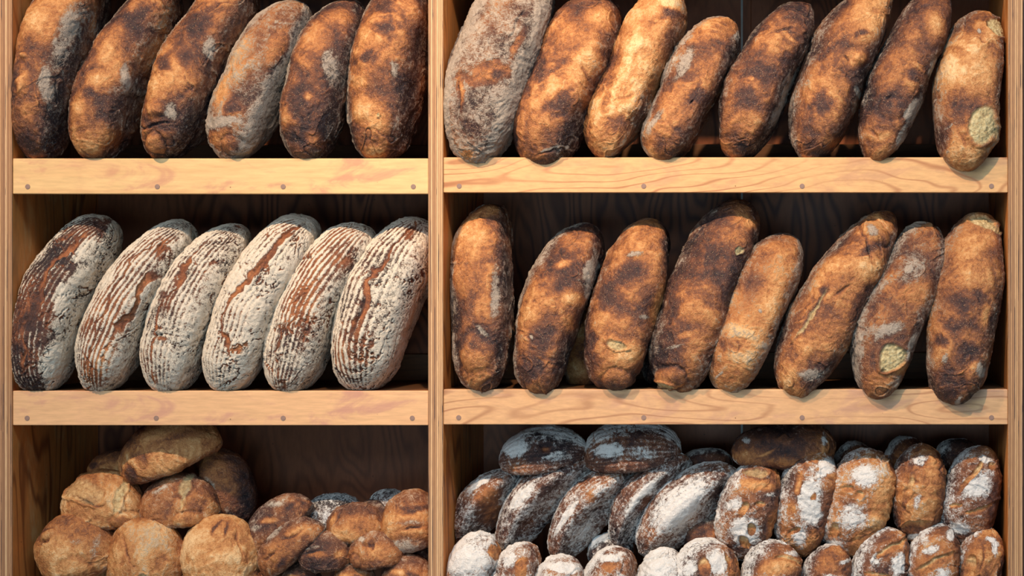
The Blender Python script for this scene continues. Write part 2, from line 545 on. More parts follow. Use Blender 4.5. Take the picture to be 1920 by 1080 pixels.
    if stripes:
        # ridges pressed by a coiled proofing basket, running lengthwise round the top of the crust
        ns = stripes
        ph = (np.arccos(np.clip(cross, -1, 1)) * (1 + 0.05 * n_lo)) * ns + 1.1 * n_lo + 0.5 * n_mid
        st = np.cos(ph * 2)
        win = sm(-0.65, -0.15, cross + 0.1 * n_lo) * sm(0.0, 0.10, u) * sm(0.0, 0.08, 1 - u)
        h = h + 0.0009 * st * win * (0.6 + stc * 0.4)
        flour = flour + 0.30 * stc * win * (st - 0.1) * (0.4 + 1.3 * np.clip(n_lo + 0.4, 0, 1))
        bake = bake - 0.10 * win * (st < 0)
    if cracks:
        cq = np.stack([P[..., 0], P[..., 1], P[..., 2]], -1).astype(np.float32) + sd * 1.7
        c1 = np.abs(perlin(cq * 23 + wv * 1.6 + 0.35 * perlin(cq * 120)[..., None]))
        c2 = np.abs(perlin(cq * 41 + 31 + wv * 2.0 + 0.30 * perlin(cq * 150)[..., None]))
        g1 = sm(-0.05, 0.35, perlin(cq * 15 + 77))
        g2 = sm(-0.10, 0.35, perlin(cq * 17 + 121))
        k1 = sm(0.075, 0.02, c1) * g1 * cracks
        k2 = sm(0.06, 0.01, c2) * g2 * cracks * 0.8
        kk = np.clip(np.maximum(k1, k2), 0, 1)
        if crackpos is not None:      # the long split along the shoulder
            for (ca, wid, u0, u1) in crackpos:
                aa = A / np.maximum(r[:, None], 1e-4)
                dd = np.abs(aa + ca + 0.35 * perlin(cq * 16 + 5) + 0.10 * perlin(cq * 70)) * Wm * 1000
                w_ = wid * (0.45 + 0.9 * np.clip(perlin(cq * 12 + 200) + 0.45, 0, 1.2))
                kc = sm(1.0, 0.55, dd / np.maximum(w_, 0.01)) * (front > -0.2) * sm(u0 - 0.04, u0 + 0.04, u) * sm(u1 + 0.04, u1 - 0.04, u)
                kk = np.maximum(kk, kc)
        h = h - 0.0045 * kk
        flour = flour * (1 - kk) - 0.25 * kk
        bake = bake * (1 - kk) + (0.56 + 0.35 * n_mid) * kk
    wa = 5.0 * min(1, W / 50.0)
    FX = FX + wa * 1.6 * perlin(Q * 22 + 7) + wa * 0.5 * perlin(Q * 80 + 7)
    FY = FY + wa * 1.6 * perlin(Q * 22 + 41) + wa * 0.5 * perlin(Q * 80 + 41)
    if folds:
        f0 = perlin(Q * 11 + wv * 1.1 + 300)
        f1 = perlin(Q * 19 + wv * 1.5 + 411)
        for ff, ww, aa in ((f0, 0.035, 1.0), (f1, 0.05, 0.7)):
            gm = sm(0.0, 0.35, perlin(Q * 9 + aa * 91)) * folds * aa
            gr = sm(ww, 0.0, np.abs(ff)) * gm
            lip_ = sm(0.16, 0.03, ff) * (ff > 0) * gm
            h = h - 0.0022 * gr + 0.0022 * lip_
            bake = bake - 0.22 * gr + 0.16 * lip_
            flour = flour + 0.15 * lip_ * (1 if style != 'banneton' else 0)
    wob = 0.30 * n_mid + 0.16 * n_hi + 0.12 * (wrk - 0.3)
    fr_ok = (front > -0.15)
    for mk in marks:
        kd, mx, my, rx, ry = mk[:5]
        ang = math.radians(mk[5]) if len(mk) > 5 else 0.0
        st_ = mk[6] if len(mk) > 6 else 1.0
        dx, dy = FX - mx, -(FY - my)
        ex = (dx * math.cos(ang) + dy * math.sin(ang)) / rx
        ey = (-dx * math.sin(ang) + dy * math.cos(ang)) / ry
        dd = np.sqrt(ex * ex + ey * ey)
        thin = min(rx, ry)
        soft = 1.15 if thin > 9 else 0.5
        mm = sm(1.15, 0.25, dd + wob * soft * 1.3) * fr_ok * st_
        if kd == 'd':
            bake = bake + (0.10 - bake) * mm * 0.8
            flour = flour - 0.3 * mm
        elif kd == 'g':
            bake = bake + (0.80 + 0.25 * n_mid + 0.15 * n_hi - bake) * mm * 0.85
            flour = flour - 0.35 * mm
        elif kd == 'o':
            bake = bake + (0.60 + 0.2 * n_mid - bake) * mm * 0.85
            flour = flour - 0.45 * mm
        elif kd == 'f':
            flour = flour + (0.45 if style == 'roll' else 0.75) * mm
        elif kd == 'n':
            flour = flour - 0.9 * mm
        elif kd == 'c':
            m2 = sm(1.05, 0.85, dd + wob * 0.35) * fr_ok
            crumb = np.maximum(crumb, m2 * 0.95 * st_)
            h = h + 0.0022 * m2 * (ridged(Q * 120, 2) - 0.1) - 0.002 * m2 + 0.004 * sm(0.22, 0.0, np.abs(dd - 1.08)) * fr_ok
            flour = flour * (1 - m2)
        elif kd == 'b':
            h = h + 0.001 * st_ * 9 * sm(1.1, 0.1, dd) * fr_ok
        elif kd == 'k':           # knob of dough: a raised lump with a groove round it
            dd = dd + 0.6 * wob
            h = h + 0.008 * st_ * sm(1.05, 0.3, dd) * fr_ok - 0.0035 * st_ * sm(0.30, 0.0, np.abs(dd - 1.08)) * fr_ok
            bake = bake - 0.22 * st_ * sm(0.22, 0.0, np.abs(dd - 1.06)) * fr_ok
        elif kd == 'p':           # groove
            m2 = sm(1.0, 0.2, dd) * fr_ok
            h = h - 0.0055 * st_ * m2
            bake = bake - 0.30 * m2 * st_
        elif kd == 's':           # slash: opened cut with bare golden crust and a raised lip
            m2 = sm(1.05, 0.75, dd + 0.5 * wob) * fr_ok
            flour = flour * (1 - m2) - 0.4 * m2
            bake = bake * (1 - m2) + (0.66 + 0.5 * n_mid + 0.18 * ey) * m2
            h = h - 0.0035 * st_ * m2 * (0.4 + 0.6 * np.clip(ey + 0.6, 0, 1.4)) + 0.0035 * st_ * sm(0.22, 0.0, np.abs(dd - 1.12)) * fr_ok * (ey > -0.2)
            crumb = np.maximum(crumb, 0.55 * m2 * sm(0.1, 0.6, ey + wob))
    P = P + Nn * h[..., None]
    # resting on the shelf and against the uprights
    if floor is not None:
        over = sm(0.004, -0.008, P[..., 1])
        lim = floor - 0.045 * over
        sft = 0.0015
        dz = (P[..., 2] - lim) / sft
        P[..., 2] = lim + sft * np.where(dz > 20, dz, np.log1p(np.exp(np.clip(dz, -40, 20))))
    if bay:
        x0, x1 = BAYX[bay]
        sft = 0.002
        x0, x1 = x0 + 0.0015, x1 - 0.0015
        dz = (P[..., 0] - x0) / sft
        P[..., 0] = x0 + sft * np.where(dz > 20, dz, np.log1p(np.exp(np.clip(dz, -40, 20))))
        dz = (x1 - P[..., 0]) / sft
        P[..., 0] = x1 - sft * np.where(dz > 20, dz, np.log1p(np.exp(np.clip(dz, -40, 20))))
        P[..., 1] = np.minimum(P[..., 1], DEPTH - 0.003)
    # mesh: poles merged to one vertex each
    body = P[1:-1].reshape(-1, 3)
    V = np.concatenate([P[0].mean(0)[None], body, P[-1].mean(0)[None]])
    org = V.mean(0)
    org[2] = V[:, 2].min()
    V = V - org

    def att(a):
        return np.concatenate([[a[0].mean()], a[1:-1].reshape(-1), [a[-1].mean()]]).astype(np.float32)
    m_ = nu - 2
    i = np.arange(m_ - 1)[:, None]
    j = np.arange(nv)[None, :]
    jn = (j + 1) % nv
    quad = np.stack([1 + i * nv + j, 1 + i * nv + jn, 1 + (i + 1) * nv + jn, 1 + (i + 1) * nv + j], -1).reshape(-1, 4)
    last = len(V) - 1
    jj = np.arange(nv)
    t0 = np.stack([np.zeros(nv, int), 1 + (jj + 1) % nv, 1 + jj], -1)
    t1 = np.stack([np.full(nv, last), 1 + (m_ - 1) * nv + jj, 1 + (m_ - 1) * nv + (jj + 1) % nv], -1)
    nq = len(quad)
    loops = np.concatenate([quad.reshape(-1), t0.reshape(-1), t1.reshape(-1)]).astype(np.int32)
    starts = np.concatenate([np.arange(nq) * 4, nq * 4 + np.arange(2 * nv) * 3]).astype(np.int32)
    me = bpy.data.meshes.new(name)
    me.vertices.add(len(V))
    me.vertices.foreach_set('co', V.astype(np.float32).reshape(-1))
    me.loops.add(len(loops))
    me.loops.foreach_set('vertex_index', loops)
    me.polygons.add(len(starts))
    me.polygons.foreach_set('loop_start', starts)
    me.polygons.foreach_set('use_smooth', np.ones(len(starts), bool))
    me.update(calc_edges=True)
    for nm, a in (('bake', np.clip(bake, 0, 1)), ('flour', np.clip(flour, 0, 1.2)), ('crumb', np.clip(crumb, 0, 1))):
        me.attributes.new(nm, 'FLOAT', 'POINT').data.foreach_set('value', att(a))
    me.materials.append(MAT[style])
    # faces must look outwards
    pc = V[quad[(m_ // 2) * nv + 3]]
    nrm = np.cross(pc[1] - pc[0], pc[3] - pc[0])
    if np.dot(nrm, pc.mean(0) - V.mean(0)) < 0:
        me.flip_normals()
    o = bpy.data.objects.new(name, me)
    o.location = org
    COL.objects.link(o)
    return tag(o, label, cat, group)


G = ''
# ---- upper left shelf: six dark country loaves
kw = dict(floor=FL[1], bay='l', q=3.0, bot=0.28, group='large country loaves on the upper shelf beside the first upright')
loaf('country loaf with glowing golden shoulder, leaning beside the outer upright of the top shelf', (84, 303), (180, -45), 57, 32, D=100, base=0.36, p=3, edge=0.45,
     marks=[('g', 118, 60, 34, 52, 30), ('g', 150, 0, 40, 40), ('g', 82, 165, 17, 24), ('d', 60, 155, 22, 32), ('d', 45, 200, 20, 45), ('f', 122, 165, 12, 55), ('f', 155, 70, 18, 80, -20), ('g', 92, 120, 9, 8), ('b', 92, 120, 9, 8), ('b', 82, 170, 16, 20), ('o', 90, 220, 20, 25), ('d', 70, 270, 30, 20)], **kw)
loaf('country loaf with a dark smooth cap at its top end and swirled golden middle', (185, 303), (322, -22), 58, 26, D=95, base=0.46, p=3,
     marks=[('d', 285, 40, 38, 20, 20), ('o', 250, 70, 25, 30), ('g', 240, 115, 28, 38), ('g', 222, 160, 28, 18), ('d', 212, 184, 18, 12), ('f', 262, 150, 12, 35), ('g', 180, 205, 25, 30), ('p', 178, 282, 12, 2, -45), ('p', 250, 100, 20, 3, -50, .5), ('o', 215, 260, 25, 25), ('b', 262, 160, 18, 25)], **kw)
loaf('country loaf with a crease and a small round knob near its foot', (306, 303), (460, -32), 58, 12, D=95, base=0.44, p=3.2,
     marks=[('d', 345, 135, 28, 22), ('d', 395, 50, 45, 26), ('g', 366, 135, 12, 26, 40), ('f', 422, 95, 13, 26), ('g', 318, 172, 28, 10, -35), ('p', 318, 242, 50, 4, 8), ('k', 312, 272, 20, 19), ('o', 312, 270, 22, 22), ('b', 328, 212, 22, 18), ('o', 325, 210, 20, 14), ('f', 352, 215, 16, 22)], **kw)
loaf('pale floury country loaf with one black scorched spot in its lower third', (430, 304), (572, 4), 59, 14, D=90, base=0.52, fl=0.42, p=3,
     marks=[('d', 460, 210, 26, 20), ('n', 460, 210, 26, 20), ('o', 430, 268, 38, 24), ('n', 430, 268, 35, 22), ('g', 430, 170, 30, 40), ('f', 430, 235, 55, 12), ('o', 545, 100, 16, 50, -20), ('k', 455, 280, 22, 18, 0, .5)], **kw)
loaf('dark brown country loaf with rusty top end, standing between a floury and a taller loaf', (580, 304), (662, 6), 57, 16, D=90, base=0.33, p=3,
     marks=[('o', 625, 95, 26, 22), ('o', 660, 40, 30, 25), ('f', 642, 130, 16, 45), ('d', 585, 200, 40, 40), ('g', 602, 190, 14, 10), ('o', 605, 265, 20, 22), ('p', 572, 265, 3, 16, 10, .6), ('f', 560, 140, 10, 40)], **kw)
loaf('country loaf with burnt purple blotches over a golden foot, last before the middle upright', (716, 303), (782, -48), 66, 14, D=105, base=0.42, p=3.2,
     marks=[('d', 748, 70, 32, 26), ('d', 712, 122, 26, 16), ('g', 712, 78, 18, 24), ('g', 708, 212, 42, 42), ('g', 700, 165, 26, 14), ('g', 725, 235, 30, 25), ('f', 762, 140, 10, 30), ('d', 752, 20, 30, 30), ('p', 756, 150, 16, 3, -40, .7), ('c', 729, 224, 4, 4), ('o', 706, 110, 12, 8)], **kw)
# ---- upper right shelf: eight country loaves
kw = dict(floor=FL['r1'], bay='r', q=3.0, group='large country loaves on the upper shelf past the middle upright')
loaf('broad grey floured loaf with an orange split, leaning beside the middle upright', (888, 308), (1012, -52), 80, 16, lean=(-50, 35), D=95, base=0.42, fl=0.55, edge=0.6, p=2.4, wr=1.8, fine=1.8, style='crust', yc=72,
     marks=[('n', 930, 150, 50, 24, 20), ('o', 935, 152, 48, 17, 15), ('o', 985, 95, 9, 50, -25), ('p', 985, 55, 4, 45, -28, .8), ('o', 882, 180, 8, 38), ('n', 882, 180, 10, 38), ('p', 877, 190, 4, 45, -5), ('p', 884, 245, 5, 20, 20), ('d', 950, 152, 14, 12), ('d', 1000, 60, 18, 45), ('d', 895, 240, 26, 24), ('d', 945, 225, 18, 12), ('k', 905, 215, 38, 60, 0, .35), ('o', 880, 290, 22, 10)], **kw)
loaf('glossy dark orange loaf with a purple-brown lower half, leaning behind the broad grey loaf', (1012, 312), (1134, -4), 67, 8, lean=(-50, 35), D=95, base=0.40, p=3.2, edge=0.1, bot=0.3,
     marks=[('g', 1132, 42, 35, 30), ('o', 1080, 70, 40, 35), ('d', 1152, 105, 24, 18, 40), ('d', 1065, 205, 36, 30), ('g', 1092, 142, 26, 16), ('o', 1115, 205, 20, 30), ('d', 1030, 150, 20, 40), ('b', 1082, 185, 36, 38), ('f', 1045, 283, 35, 3, 8), ('p', 1045, 287, 35, 3, 8, .5), ('p', 1108, 150, 22, 4, -55, .6), ('f', 1135, 160, 12, 28, -20, .6)], **kw)  # dark mark on the left side paints in the shade there
loaf('golden pale loaf with a brown spot at its top and purple patch below', (1128, 300), (1266, -14), 57, 4, D=90, base=0.72, p=3.2, edge=0.1, bot=0.35,
     marks=[('g', 1215, 130, 55, 75), ('d', 1266, 32, 28, 12, -15), ('d', 1165, 235, 32, 26, 20, .65), ('d', 1140, 195, 12, 40, 0, .5), ('g', 1235, 30, 22, 20), ('p', 1185, 190, 34, 4, 15, .6), ('g', 1130, 280, 35, 10), ('b', 1195, 205, 30, 26)], **kw)
loaf('short loaf with flour streaks along its upper shoulder and a tiny tear', (1240, 303), (1374, 40), 57, 12, D=85, base=0.45, p=3, edge=0.6,
     marks=[('f', 1290, 125, 18, 50, -32), ('o', 1330, 130, 28, 26), ('d', 1322, 190, 30, 26), ('o', 1375, 60, 25, 14), ('f', 1235, 235, 12, 36, -30), ('f', 1362, 205, 9, 70, -32, 1.1), ('g', 1270, 240, 10, 8), ('p', 1308, 200, 8, 3, 50), ('o', 1270, 210, 24, 30), ('d', 1280, 285, 30, 10), ('f', 1385, 70, 14, 14)], **kw)
loaf('very dark loaf with a thin golden ring round its upper end', (1380, 304), (1512, 4), 57, 14, D=90, base=0.30, p=3, edge=0.35,
     marks=[('g', 1480, 80, 20, 5, -25), ('o', 1470, 66, 45, 7, 10, .7), ('d', 1430, 145, 45, 32), ('d', 1402, 200, 28, 25), ('o', 1398, 235, 32, 24), ('o', 1355, 275, 18, 18), ('f', 1478, 180, 8, 80, -28, 1.1), ('g', 1412, 160, 9, 6), ('d', 1395, 285, 30, 10), ('p', 1470, 72, 40, 3, 12, .7)], **kw)
loaf('mottled tan and brown loaf with a small hooked crease at mid height', (1512, 304), (1652, -22), 60, 10, D=90, base=0.52, p=3.1, edge=0.45,
     marks=[('g', 1622, 40, 50, 32), ('g', 1600, 120, 34, 22), ('d', 1612, 78, 28, 10), ('d', 1545, 205, 30, 26), ('p', 1585, 120, 10, 3, -60), ('p', 1580, 150, 32, 3, -32, .6), ('b', 1610, 120, 18, 16), ('f', 1610, 178, 7, 9), ('o', 1575, 175, 28, 20), ('d', 1510, 245, 24, 40, 0, .6), ('o', 1560, 270, 30, 16)], **kw)
loaf('loaf with a bright white floury patch low on its side on the top shelf', (1636, 308), (1774, -22), 56, 10, lean=(-50, 35), D=90, base=0.48, p=3, edge=0.35,
     marks=[('d', 1709, 156, 14, 13), ('f', 1716, 215, 20, 34, -38, 1.6), ('f', 1690, 265, 9, 28, -20, 1.5), ('g', 1655, 262, 26, 14), ('g', 1745, 60, 26, 34), ('p', 1665, 185, 10, 3, 30), ('k', 1672, 210, 26, 22, 0, .4), ('f', 1752, 135, 10, 26), ('d', 1610, 220, 18, 34), ('p', 1640, 255, 18, 4, -50, .6), ('o', 1690, 120, 30, 30)], **kw)
loaf('pale golden loaf with two round torn crumb patches, beside the far upright', (1806, 322), (1852, 20), 61, 8, lean=(-50, 35), D=85, yc=58, base=0.66, p=3.4, edge=0.4, bot=0.35,
     marks=[('g', 1830, 140, 42, 70), ('c', 1872, 55, 28, 20, -10), ('c', 1834, 242, 26, 35, -15), ('g', 1870, 55, 34, 24, 0, .5), ('f', 1829, 68, 4, 10, 15, 1.5), ('d', 1762, 262, 20, 40, 0, .7), ('o', 1795, 110, 18, 18), ('p', 1798, 270, 5, 34, 25, .5), ('f', 1776, 240, 18, 3, 25, .7)], **kw)

# ---- middle left shelf: six banneton loaves
kw = dict(floor=FL[2], bay='l', style='banneton', group='ridged rye loaves on the middle shelf', name='rye_loaf', stripes=19, folds=0, cracks=0.85, p=3, q=2.6, D=95, fine=1.3, lump=0.8, wr=0.5)  # low bot values put the shade of the right sides into the flour
loaf('burnt dark-brown ridged rye loaf with a jagged split, beside the outer upright', (84, 740), (206, 418), 60, 38, base=0.30, fl=0.24, edge=0.35, bot=0.45, crackpos=[(-0.15, 8, 0.15, 0.9)],
     marks=[('f', 152, 560, 16, 50, -10, .8), ('f', 118, 680, 20, 40, -10, .8), ('f', 186, 470, 14, 34, -25, .9), ('d', 100, 590, 16, 60, -15), ('n', 80, 600, 26, 70, -20, .5)], **kw)
loaf('cream ridged rye loaf with a dark tear on its shoulder, second from the outer upright', (188, 740), (356, 420), 57, 28, base=0.50, fl=0.60, edge=0.5, bot=0.08, crackpos=[(0.62, 8, 0.38, 0.72), (-0.1, 3, 0.1, 0.9)],
     marks=[('f', 228, 520, 12, 30, -35, .8), ('o', 200, 690, 18, 26, 0, .8), ('o', 328, 465, 10, 26, -30), ('o', 190, 610, 18, 34, -25, .6)], **kw)
loaf('ridged rye loaf with a short open cut under its middle, third from the outer upright', (318, 740), (455, 426), 57, 28, base=0.52, fl=0.60, edge=0.45, bot=0.08, crackpos=[(-0.3, 4, 0.2, 0.95)],
     marks=[('p', 328, 628, 22, 4, 10), ('o', 335, 633, 20, 5, 8), ('o', 312, 705, 12, 22), ('o', 345, 560, 20, 40, -25, .5), ('p', 305, 715, 7, 18, 20)], **kw)
loaf('whitest rye loaf, flour crazed all over with orange splits along its crest', (424, 740), (590, 412), 60, 26, base=0.55, fl=0.78, edge=0.4, bot=0.08, crackpos=[(-0.15, 6, 0.25, 0.95)],
     marks=[('o', 398, 670, 9, 7), ('o', 512, 500, 6, 22, -28), ('o', 560, 440, 14, 9), ('f', 470, 520, 30, 50, -30, .5), ('o', 455, 630, 10, 24, -20, .7)], **kw)
loaf('ridged rye loaf with rust-brown bare belly and a curled notch near its top', (540, 740), (692, 428), 59, 26, base=0.50, fl=0.56, edge=0.45, bot=0.08, crackpos=[(-0.3, 3, 0.1, 0.6)],
     marks=[('o', 590, 560, 24, 50, -25, .8), ('o', 660, 490, 24, 20, -25, .8), ('p', 592, 488, 22, 4, 20), ('o', 590, 484, 22, 5, 20), ('p', 512, 678, 18, 4, -25), ('o', 515, 684, 18, 5, -25)], **kw)
kw.update(D=110)
loaf('ridged rye loaf with a long deep split down its face, pressed against the middle upright', (684, 742), (800, 416), 70, 28, base=0.50, fl=0.60, edge=0.4, bot=0.08, crackpos=[(-0.1, 9, 0.35, 0.75), (-0.1, 4, 0.7, 0.98)],
     marks=[('o', 706, 600, 7, 55, -18), ('p', 700, 595, 5, 50, -18), ('d', 640, 680, 7, 40, 10), ('o', 785, 440, 14, 14), ('f', 745, 640, 16, 60, -20, .5)], **kw)

# ---- middle right shelf: eight country loaves
kw = dict(floor=FL['r2'], bay='r', q=3.0, group='large country loaves on the middle shelf past the middle upright')
loaf('upright golden-brown loaf with a dark flat side, first past the middle upright on its shelf', (918, 740), (930, 382), 60, 16, lean=(-50, 35), D=90, base=0.50, p=2.6, edge=0.6,
     marks=[('g', 898, 450, 34, 60), ('o', 880, 530, 30, 40), ('f', 942, 555, 10, 60), ('d', 868, 645, 14, 20), ('k', 905, 655, 40, 38, 0, .5), ('f', 920, 615, 26, 7, -25), ('o', 905, 680, 30, 30), ('d', 938, 705, 7, 12), ('o', 925, 400, 18, 10)], **kw)
loaf('leaning loaf with a blackened lower half and a swirled gold patch', (1012, 740), (1110, 422), 59, 20, lean=(-50, 35), D=90, base=0.44, p=2.9, edge=0.6,
     marks=[('o', 1080, 450, 34, 26), ('g', 1068, 495, 30, 10, 10), ('g', 1080, 560, 22, 16), ('p', 1092, 525, 28, 2.5, -40, .5), ('d', 1035, 635, 38, 30), ('f', 1010, 632, 6, 9, 20, 1.3), ('d', 1000, 695, 30, 24), ('o', 1075, 600, 14, 24), ('f', 1112, 520, 8, 60, -10), ('o', 1035, 675, 26, 4, -20)], **kw)
loaf('red-brown loaf with a split pale cheek and lumpy golden foot', (1150, 738), (1232, 412), 65, 8, D=90, base=0.44, p=3, edge=0.3, bot=0.25,
     marks=[('o', 1225, 440, 36, 22), ('f', 1195, 478, 24, 7, 8), ('b', 1195, 478, 24, 9, 0, .3), ('d', 1190, 510, 34, 22), ('d', 1145, 555, 20, 40), ('f', 1215, 588, 14, 7), ('c', 1167, 642, 19, 8, -20, .8), ('g', 1185, 660, 40, 34), ('g', 1240, 570, 18, 60, -15), ('d', 1115, 640, 18, 44), ('k', 1165, 712, 32, 22, 0, .6), ('o', 1150, 700, 40, 18)], **kw)
loaf('tallest dark loaf with a bare knob at its foot, leaning on the shorter tan loaf', (1262, 738), (1396, 380), 65, 6, D=95, base=0.36, p=3, edge=0.35,
     marks=[('o', 1392, 412, 28, 22), ('g', 1405, 420, 18, 14), ('c', 1390, 470, 7, 8), ('d', 1335, 480, 34, 46), ('o', 1310, 590, 30, 24), ('g', 1300, 626, 22, 10, 10), ('d', 1270, 560, 20, 50), ('f', 1275, 650, 36, 4, 10, .7), ('k', 1262, 704, 28, 24), ('o', 1262, 696, 26, 16), ('c', 1252, 718, 20, 10, -8, .9), ('d', 1228, 690, 10, 20), ('o', 1360, 500, 22, 20, 0, .6)], **kw)
loaf('short tan loaf dusted evenly with flour, leaning between two taller dark loaves', (1360, 736), (1486, 440), 59, 8, D=85, base=0.58, fl=0.24, p=3, edge=0.2, bot=0.3, lump=0.6,
     marks=[('g', 1450, 555, 42, 60, 0, .7), ('o', 1465, 470, 34, 20), ('f', 1425, 582, 5, 5), ('d', 1372, 640, 24, 30, 0, .5), ('o', 1380, 700, 32, 20), ('f', 1352, 700, 14, 4, 45)], **kw)
loaf('tapered loaf with a knotted upper tip and a long pale gash', (1484, 742), (1672, 402), 63, 12, lean=(-50, 35), D=88, base=0.50, p=2.8, pt=2.0, taper=0.12, edge=0.4,
     marks=[('k', 1640, 442, 26, 20, -30, .9), ('d', 1632, 470, 30, 9, 20), ('f', 1632, 440, 10, 16), ('p', 1524, 580, 5, 52, -38), ('c', 1520, 590, 4, 55, -38, .7), ('d', 1545, 548, 14, 12), ('p', 1580, 545, 4, 26, -50, .7), ('o', 1580, 520, 30, 30), ('o', 1545, 620, 30, 30), ('f', 1520, 700, 30, 16), ('p', 1625, 470, 4, 26, 10), ('d', 1610, 560, 14, 40, -25, .5)], **kw)
loaf('grey-brown loaf with a large ragged crumb tear above its foot', (1636, 750), (1752, 420), 60, 10, lean=(-50, 35), D=88, yc=66, base=0.46, fl=0.18, p=3, edge=0.45,
     marks=[('f', 1710, 500, 36, 44, -20, .55), ('o', 1705, 555, 36, 22), ('f', 1660, 620, 40, 14, 15), ('f', 1708, 650, 10, 34, -25), ('c', 1672, 668, 24, 28, -50), ('o', 1650, 705, 34, 20), ('p', 1660, 690, 10, 6), ('g', 1690, 690, 18, 20), ('f', 1697, 502, 8, 9)], **kw)
loaf('orange-brown loaf with pale cap and curled lump at its foot, beside the far upright', (1786, 764), (1850, 404), 65, 4, lean=(-50, 35), D=85, yc=58, base=0.48, p=3.4, edge=0.35,
     marks=[('c', 1852, 424, 34, 9, -12, .8), ('g', 1830, 452, 44, 24), ('o', 1830, 500, 44, 22), ('d', 1798, 572, 22, 26), ('d', 1832, 560, 18, 20), ('g', 1842, 590, 14, 30), ('o', 1810, 625, 30, 20), ('f', 1766, 668, 9, 12), ('k', 1828, 705, 24, 36, -10, .6), ('f', 1838, 690, 18, 20), ('d', 1765, 640, 14, 16), ('d', 1772, 735, 24, 14), ('f', 1796, 750, 8, 14)], **kw)
# pieces seen in the gaps behind
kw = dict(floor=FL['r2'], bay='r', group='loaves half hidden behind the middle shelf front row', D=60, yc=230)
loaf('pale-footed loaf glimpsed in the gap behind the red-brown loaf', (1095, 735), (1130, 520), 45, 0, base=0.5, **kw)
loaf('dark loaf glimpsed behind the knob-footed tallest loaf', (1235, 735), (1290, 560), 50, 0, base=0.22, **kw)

# ---- lower left shelf: pile of fold-topped loaves
G1 = 'large folded loaves piled on the lower shelf'
kw = dict(bay='l', style='roll', group=G1, name='folded_loaf', p=2.1, q=2.2, bottomw=0.62, folds=0.55, edge=0.05, bot=0.35)
loaf('plump loaf pointing forward, crowning the pile under the middle shelf front', (236, 892), (412, 826), 52, 8, D=60, yc=110, base=0.54, floor=None,
     marks=[('d', 265, 885, 28, 22), ('g', 330, 870, 34, 20), ('g', 370, 830, 26, 34), ('p', 240, 870, 3, 40, 0, .7), ('f', 330, 895, 30, 7), ('d', 280, 850, 30, 12, 0, .5)], taper=-0.0, **kw)
loaf('small knobbed loaf end jutting out behind the crown of the pile', (166, 882), (300, 868), 24, 4, D=45, yc=200, base=0.62, marks=[('d', 185, 870, 16, 8), ('f', 180, 892, 16, 6)], **kw)
loaf('dark loaf with bluish-white flour along its underside, sloping down behind the pile', (398, 842), (458, 985), 40, -10, D=55, yc=160, base=0.32, marks=[('f', 410, 905, 10, 34, 35, 1.3), ('f', 445, 960, 12, 26, 30, 1.3)], **kw)
loaf('wide loaf with greenish fold and orange band, on the second tier beside the side panel', (120, 960), (271, 957), 50, 4, D=65, yc=100, base=0.60, fl=0.12,
     marks=[('g', 170, 915, 44, 22), ('c', 175, 918, 46, 20, -8, .35), ('o', 180, 955, 44, 20), ('c', 240, 925, 7, 30, -12, .7), ('p', 248, 935, 3, 26, 10, .6), ('f', 128, 940, 9, 24), ('k', 248, 967, 22, 15, 0, .6), ('o', 245, 965, 16, 12), ('p', 185, 934, 44, 3, -12, .8)], **kw)
loaf('domed brown loaf with a small orange nose, on the second tier beside the orange-banded loaf', (270, 962), (416, 957), 50, 6, D=65, yc=100, base=0.60, fl=0.26,
     marks=[('c', 360, 905, 10, 16, 0, .6), ('c', 365, 930, 4, 22, 0, .6), ('f', 315, 912, 18, 6, 20), ('k', 368, 970, 26, 15, 8, .6), ('o', 366, 968, 20, 11), ('f', 275, 965, 9, 18), ('d', 390, 930, 20, 30, 0, .4)], **kw)
loaf('golden loaf with a pinched beak, front tier beside the side panel', (76, 1058), (214, 1044), 60, 6, D=68, yc=62, base=0.74, fl=0.12,
     marks=[('g', 130, 1030, 46, 40), ('o', 170, 990, 34, 16), ('k', 106, 998, 18, 12, 20, .5), ('p', 104, 1012, 20, 4, 30), ('d', 105, 990, 14, 5, 20), ('f', 165, 1010, 14, 10), ('g', 160, 1055, 30, 20), ('k', 165, 1058, 28, 22, 0, .35), ('f', 160, 1056, 10, 12), ('f', 195, 1020, 10, 30)], **kw)
loaf('round loaf with brown dusty cap over bare golden cheek, middle of the front tier', (204, 1078), (352, 1068), 68, 6, D=70, yc=62, base=0.70, fl=0.25,
     marks=[('g', 238, 1030, 24, 40, -10), ('n', 238, 1030, 26, 44, -10), ('p', 262, 1025, 3, 44, 28, .8), ('o', 232, 1000, 9, 16), ('f', 300, 1010, 40, 20, -10, .4), ('g', 300, 1075, 34, 10), ('c', 285, 1072, 12, 5, 30, .7), ('o', 318, 1050, 22, 16)], **kw)
loaf('round pale-gold loaf with scorched streaks on top, front tier beside the small breads', (349, 1072), (492, 1060), 68, 8, D=70, yc=66, base=0.88, fl=0.08,
     marks=[('g', 405, 1030, 46, 50), ('g', 430, 1060, 36, 30), ('d', 420, 985, 4, 16, -30), ('d', 436, 990, 4, 18, -10), ('f', 400, 1045, 34, 16, 0, .5), ('d', 475, 1040, 14, 40, 0, .5), ('p', 462, 1010, 3, 50, 15, .6)], **kw)
kw.update(group='loaves of the lowest tier under the front tier')
for i, (a, b, y, lb) in enumerate([((100, 1135), (230, 1130), 90, 'loaf peeping between the beaked loaf and the dusty-capped loaf'), ((265, 1130), (392, 1128), 92, 'loaf peeping between the dusty-capped loaf and the pale-gold loaf'),
                                   ((392, 1135), (505, 1128), 80, 'orange-brown loaf in the gap beneath the pale-gold loaf')]):
    loaf(lb, a, b, 62, 4, D=62, yc=y, base=0.62, fl=0.1, floor=FL[3], **kw)
